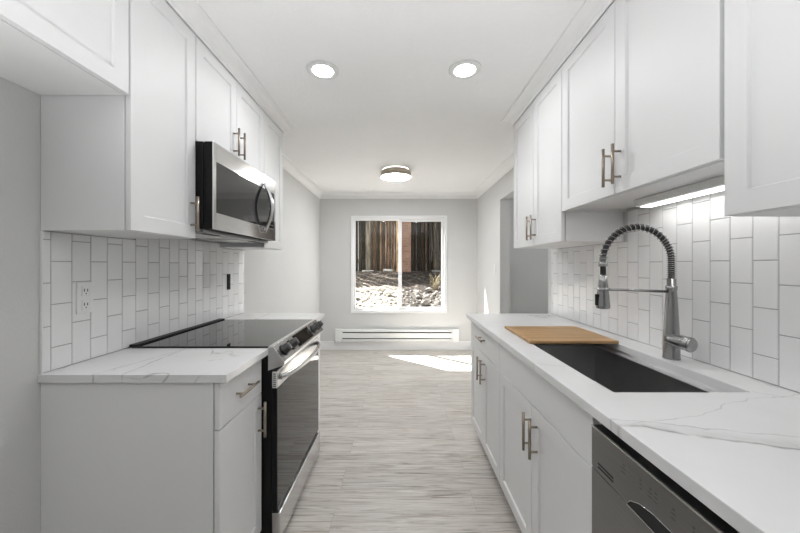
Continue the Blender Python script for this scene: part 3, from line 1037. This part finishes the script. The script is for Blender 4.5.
MB().box(OD - 0.0028, OD, RY0 + 0.001, RY1 - 0.001, 0.182, 0.7535, 0.0008).build('window', M['ovenglass'], dr)
hb = []
for k in range(17):
    t = k / 16
    s = math.sin(math.pi * t) ** 0.55 if 0 < t < 1 else 0
    hb.append((OD + 0.004 + 0.050 * s, RY0 + 0.035 + (RY1 - RY0 - 0.07) * t, 0.797))
MB().tube(hb, 0.013, 14, flat=0.75).build('handle', M['steel'], dr)
vp = MB().box(-0.600, OD - 0.003, RY0 - 0.0016, RY0 - 0.0004, 0.760, 0.832)
vp = vp.build('vent_plate', M['white'], dr)
sl = MB()
for k in range(7):
    sl.box(-0.597, OD - 0.006, RY0 - 0.0024, RY0 - 0.0017, 0.764 + k * 0.0095, 0.7685 + k * 0.0095)
sl.build('slots', M['shadow'], dr)
MB().box(-0.603, -0.566, RY0, RY1, 0.040, 0.172, 0.003).build('bottom_drawer', M['steel'], rg)

# ------------------------------------------------------------------ microwave
MY0, MY1, MZ0, MZ1 = 1.5275, 2.283, 1.490, 1.915
mw = thing('microwave', (-1.08, 1.905, MZ0), 'stainless over the range microwave with bowed door handle', 'microwave')
MB().box(XL + 0.012, -0.930, MY0, MY1, MZ0 + 0.012, MZ1, 0.003).build('body', M['black'], mw)
us = MB().box(XL + 0.03, -0.932, MY0 + 0.005, MY1 - 0.005, MZ0 - 0.002, MZ0 + 0.0115, 0.002).build('underside', M['steel_dark'], mw)
for a, b in ((1.60, 1.84), (1.97, 2.21)):
    MB().box(-1.16, -1.00, a, b, MZ0 - 0.004, MZ0 - 0.0022).build('filter', M['steel'], us)
for a, b in ((1.60, 1.72), (2.09, 2.21)):
    MB().box(-0.985, -0.955, a, b, MZ0 - 0.0045, MZ0 - 0.0022).build('lamp_cover', M['black'], us)
MX = -0.882
md = MB()
md.box(-0.926, MX - 0.006, MY0, MY1, MZ0 + 0.012, MZ1, 0.003)
md = md.build('door', M['black'], mw)
fr = MB()
gy0, gy1, gz0, gz1 = 1.553, 2.262, 1.582, 1.825
fr.box(MX - 0.0055, MX, MY0, gy0, MZ0 + 0.012, MZ1, 0.0015)
fr.box(MX - 0.0055, MX, gy1, MY1, MZ0 + 0.012, MZ1, 0.0015)
fr.box(MX - 0.0055, MX, gy0, gy1, gz1, MZ1, 0.0015)
fr.box(MX - 0.0055, MX, gy0, gy1, MZ0 + 0.012, gz0, 0.0015)
fr.build('door_frame', M['steel_bright'], md)
MB().box(MX - 0.0058, MX - 0.001, gy0 + 0.0005, gy1 - 0.0005, gz0 + 0.0005, gz1 - 0.0005).build('window', M['blackglass'], md)
hb = []
for k in range(17):
    t = k / 16
    s = math.sin(math.pi * t)
    hb.append((MX + 0.006 + 0.048 * s, 2.085, 1.545 + 0.315 * t))
MB().tube(hb, [0.010 + 0.003 * math.sin(math.pi * k / 16) for k in range(17)], 14).build('handle', M['steel'], md)
for i in range(3):
    for j in range(5):
        MB().box(MX - 0.0009, MX - 0.0004, 2.175 + i * 0.026, 2.187 + i * 0.026, 1.60 + j * 0.036, 1.608 + j * 0.036).build('key', M['steel_dark'], md)

# ------------------------------------------------------------------ dishwasher
DW0, DW1 = 0.33, 0.931
DF = 0.545
dw = thing('dishwasher', (0.86, 0.63, 0), 'grey stainless dishwasher under the near right counter', 'dishwasher')
MB().box(DF + 0.060, XR - 0.03, DW0 + 0.002, DW1 - 0.002, 0.02, 0.860, 0.002).build('tub', M['black'], dw)
dd = MB().box(DF, DF + 0.055, DW0, DW1, 0.105, 0.757, 0.003).build('door', M['steel_dark'], dw)
cpn = MB()
cpn.box(DF + 0.002, DF + 0.055, DW0, 0.44, 0.7575, 0.876, 0.003)
cpn.box(DF, DF + 0.055, DW0, DW1, 0.7585, 0.876, 0.003)
cpn = cpn.build('control_panel', M['steel_dark'], dw)
MB().box(DF - 0.0012, DF - 0.0003, 0.834, 0.898, 0.772, 0.776).box(DF - 0.0012, DF - 0.0003, 0.834, 0.898, 0.782, 0.786).build('vent_slots', M['shadow'], cpn)
MB().box(DF - 0.0012, DF + 0.003, DW0 + 0.002, DW1 - 0.002, 0.8725, 0.8772).build('trim_edge', M['steel'], cpn)
# pocket handle: flat plate coloured near black as the recess shade, with a steel lip
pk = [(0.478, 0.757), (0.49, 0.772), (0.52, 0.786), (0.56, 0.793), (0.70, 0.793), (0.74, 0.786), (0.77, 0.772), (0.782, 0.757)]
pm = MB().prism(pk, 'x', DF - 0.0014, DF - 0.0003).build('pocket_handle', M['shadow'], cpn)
MB().tube([(DF - 0.0016, a, b + 0.001) for a, b in pk], 0.0014, 6).tube([(DF - 0.0016, 0.478, 0.7565), (DF - 0.0016, 0.782, 0.7565)], 0.0016, 6).build('pocket_lip', M['steel'], pm)
ri = random.Random(2)
for yy in (0.79, 0.735, 0.705, 0.69, 0.645, 0.60, 0.585, 0.54, 0.50, 0.45):
    ic = MB()
    for zz in (0.822, 0.832):
        ic.box(DF - 0.0010, DF - 0.0003, yy, yy + ri.uniform(0.006, 0.014), zz, zz + 0.0025)
    ic.box(DF - 0.0010, DF - 0.0003, yy + 0.002, yy + 0.007, 0.840, 0.844)
    ic.build('button_mark', M['print'], cpn)
MB().box(DF + 0.055, DF + 0.060, DW0, DW1, 0.0, 0.104).build('kick_plate', M['black'], dw)
o = MB().box(RF, XR - 0.001, 0.308, 0.327, 0, CT - 0.0305, 0.001).build('end_panel', M['cab'], None, (0.88, 0.317, 0))
tag(o, 'white end panel closing the near side of the dishwasher', 'panel')

# ------------------------------------------------------------------ lamps
def recessed(loc, label):
    t = thing('recessed_light', loc, label, 'ceiling light', 'recessed ceiling lights')
    return t
rl = recessed((-0.459, 1.908, ZC), 'round recessed ceiling light on the left, near the left cabinets')
ring = MB().lathe([(0.0585, -0.0004), (0.0585, -0.0065), (0.062, -0.0085), (0.088, -0.0075), (0.0935, -0.004), (0.0945, -0.0004), (0.0585, -0.0004)], rl.location, n=40)
ring.build('trim_ring', M['white'], rl)
MB().lathe([(0, -0.0070), (0.058, -0.0066)], rl.location, n=40).build('lens', M['lens'], rl)
for loc, lab in (((0.374, 1.902, ZC), 'round recessed ceiling light on the right, near the right cabinets'),
                 ):
    c = copy_tree(rl)
    c.location = loc
    c['label'] = lab
fx, fy = -0.062, 3.90
fm = thing('flush_ceiling_light', (fx, fy, ZC), 'round flush ceiling light with bronze band near the window', 'ceiling light')
hall = (2.1, 3.0, ZC)
MB().lathe([(0.15, -0.0005), (0.15, -0.02), (0.176, -0.022), (0.184, -0.026), (0.184, -0.088), (0.180, -0.092), (0.176, -0.090), (0.176, -0.030), (0.15, -0.0005)], (fx, fy, ZC), n=48).build('band', M['band'], fm)
MB().lathe([(0.0, -0.090), (0.1755, -0.088)], (fx, fy, ZC), n=48).build('lens', M['flush'], fm)
hl = copy_tree(rl)  # unseen hall lights, added to brighten the wall behind the doorway
hl.location = hall
hl['label'] = 'added unseen light brightening the hall, nearer the kitchen'
hl = copy_tree(rl)
hl.location = (2.1, 3.7, ZC)
hl['label'] = 'added unseen light brightening the hall, nearer its end wall'
us = thing('strip_light', (1.11, 1.2, 1.60), 'slim white strip light under the cabinet above the sink', 'strip light')
MB().box(1.075, 1.150, 0.92, 1.50, 1.600, 1.6310, 0.002).build('housing', M['white'], us)
MB().box(1.100, 1.146, 0.93, 1.49, 1.5972, 1.5998).build('lens', M['strip'], us)

# ------------------------------------------------------------------ wall fittings
ow = thing('power_outlet', (XL, 1.307, 1.20), 'white double outlet on the left tile backsplash', 'outlet')
MB().box(XL + 0.0092, XL + 0.0150, 1.272, 1.341, 1.138, 1.262, 0.002).build('cover_plate', M['white'], ow)
for zz in (1.172, 1.228):
    rc_ = MB().box(XL + 0.0151, XL + 0.0172, 1.290, 1.323, zz - 0.021, zz + 0.021, 0.002).build('socket', M['white'], ow)
    MB().box(XL + 0.0173, XL + 0.0178, 1.298, 1.301, zz - 0.003, zz + 0.009).box(XL + 0.0173, XL + 0.0178, 1.311, 1.314, zz - 0.003, zz + 0.008).box(XL + 0.0173, XL + 0.0178, 1.3045, 1.3085, zz - 0.013, zz - 0.008).build('slots', M['shadow'], rc_)
ow2 = thing('power_outlet', (XL, 2.395, 1.21), 'dark outlet plate on the left tile backsplash beside the far end of the range', 'outlet')
MB().box(XL + 0.0092, XL + 0.0150, 2.376, 2.418, 1.152, 1.268, 0.002).build('cover_plate', M['black'], ow2)
for zz in (1.184, 1.238):
    MB().box(XL + 0.0151, XL + 0.0172, 2.384, 2.410, zz - 0.019, zz + 0.019, 0.002).build('socket', M['black'], ow2)
sw = thing('light_switch', (XR, 4.17, 1.29), 'white light switch on the right wall past the doorway', 'switch')
MB().box(XR - 0.0065, XR - 0.0005, 4.132, 4.208, 1.225, 1.345, 0.002).build('cover_plate', M['white'], sw)
MB().box(XR - 0.010, XR - 0.0066, 4.154, 4.186, 1.255, 1.317, 0.001).build('rocker', M['white'], sw)

ht = thing('baseboard_heater', (-0.06, YB, 0.135), 'long white baseboard heater on the far wall under the window', 'heater')
hy1 = YB - 0.0005
MB().prism([(hy1, 0.142), (hy1, 0.328), (YB - 0.05, 0.328), (YB - 0.062, 0.316), (YB - 0.062, 0.292), (YB - 0.046, 0.290), (YB - 0.046, 0.271), (YB - 0.064, 0.269),
            (YB - 0.064, 0.196), (YB - 0.046, 0.194), (YB - 0.046, 0.178), (YB - 0.062, 0.176), (YB - 0.062, 0.150), (YB - 0.054, 0.142)], 'x', -0.935, 0.81).build('cover', M['heater'], ht)
for a, b in ((-1.028, -0.936), (0.811, 0.908)):
    MB().box(a, b, YB - 0.066, hy1, 0.137, 0.332, 0.004).build('end_cap', M['heater'], ht)
MB().box(-0.915, 0.79, YB - 0.0475, YB - 0.0462, 0.273, 0.288).box(-0.915, 0.79, YB - 0.0475, YB - 0.0462, 0.180, 0.192).build('slots', M['shadow'], ht)
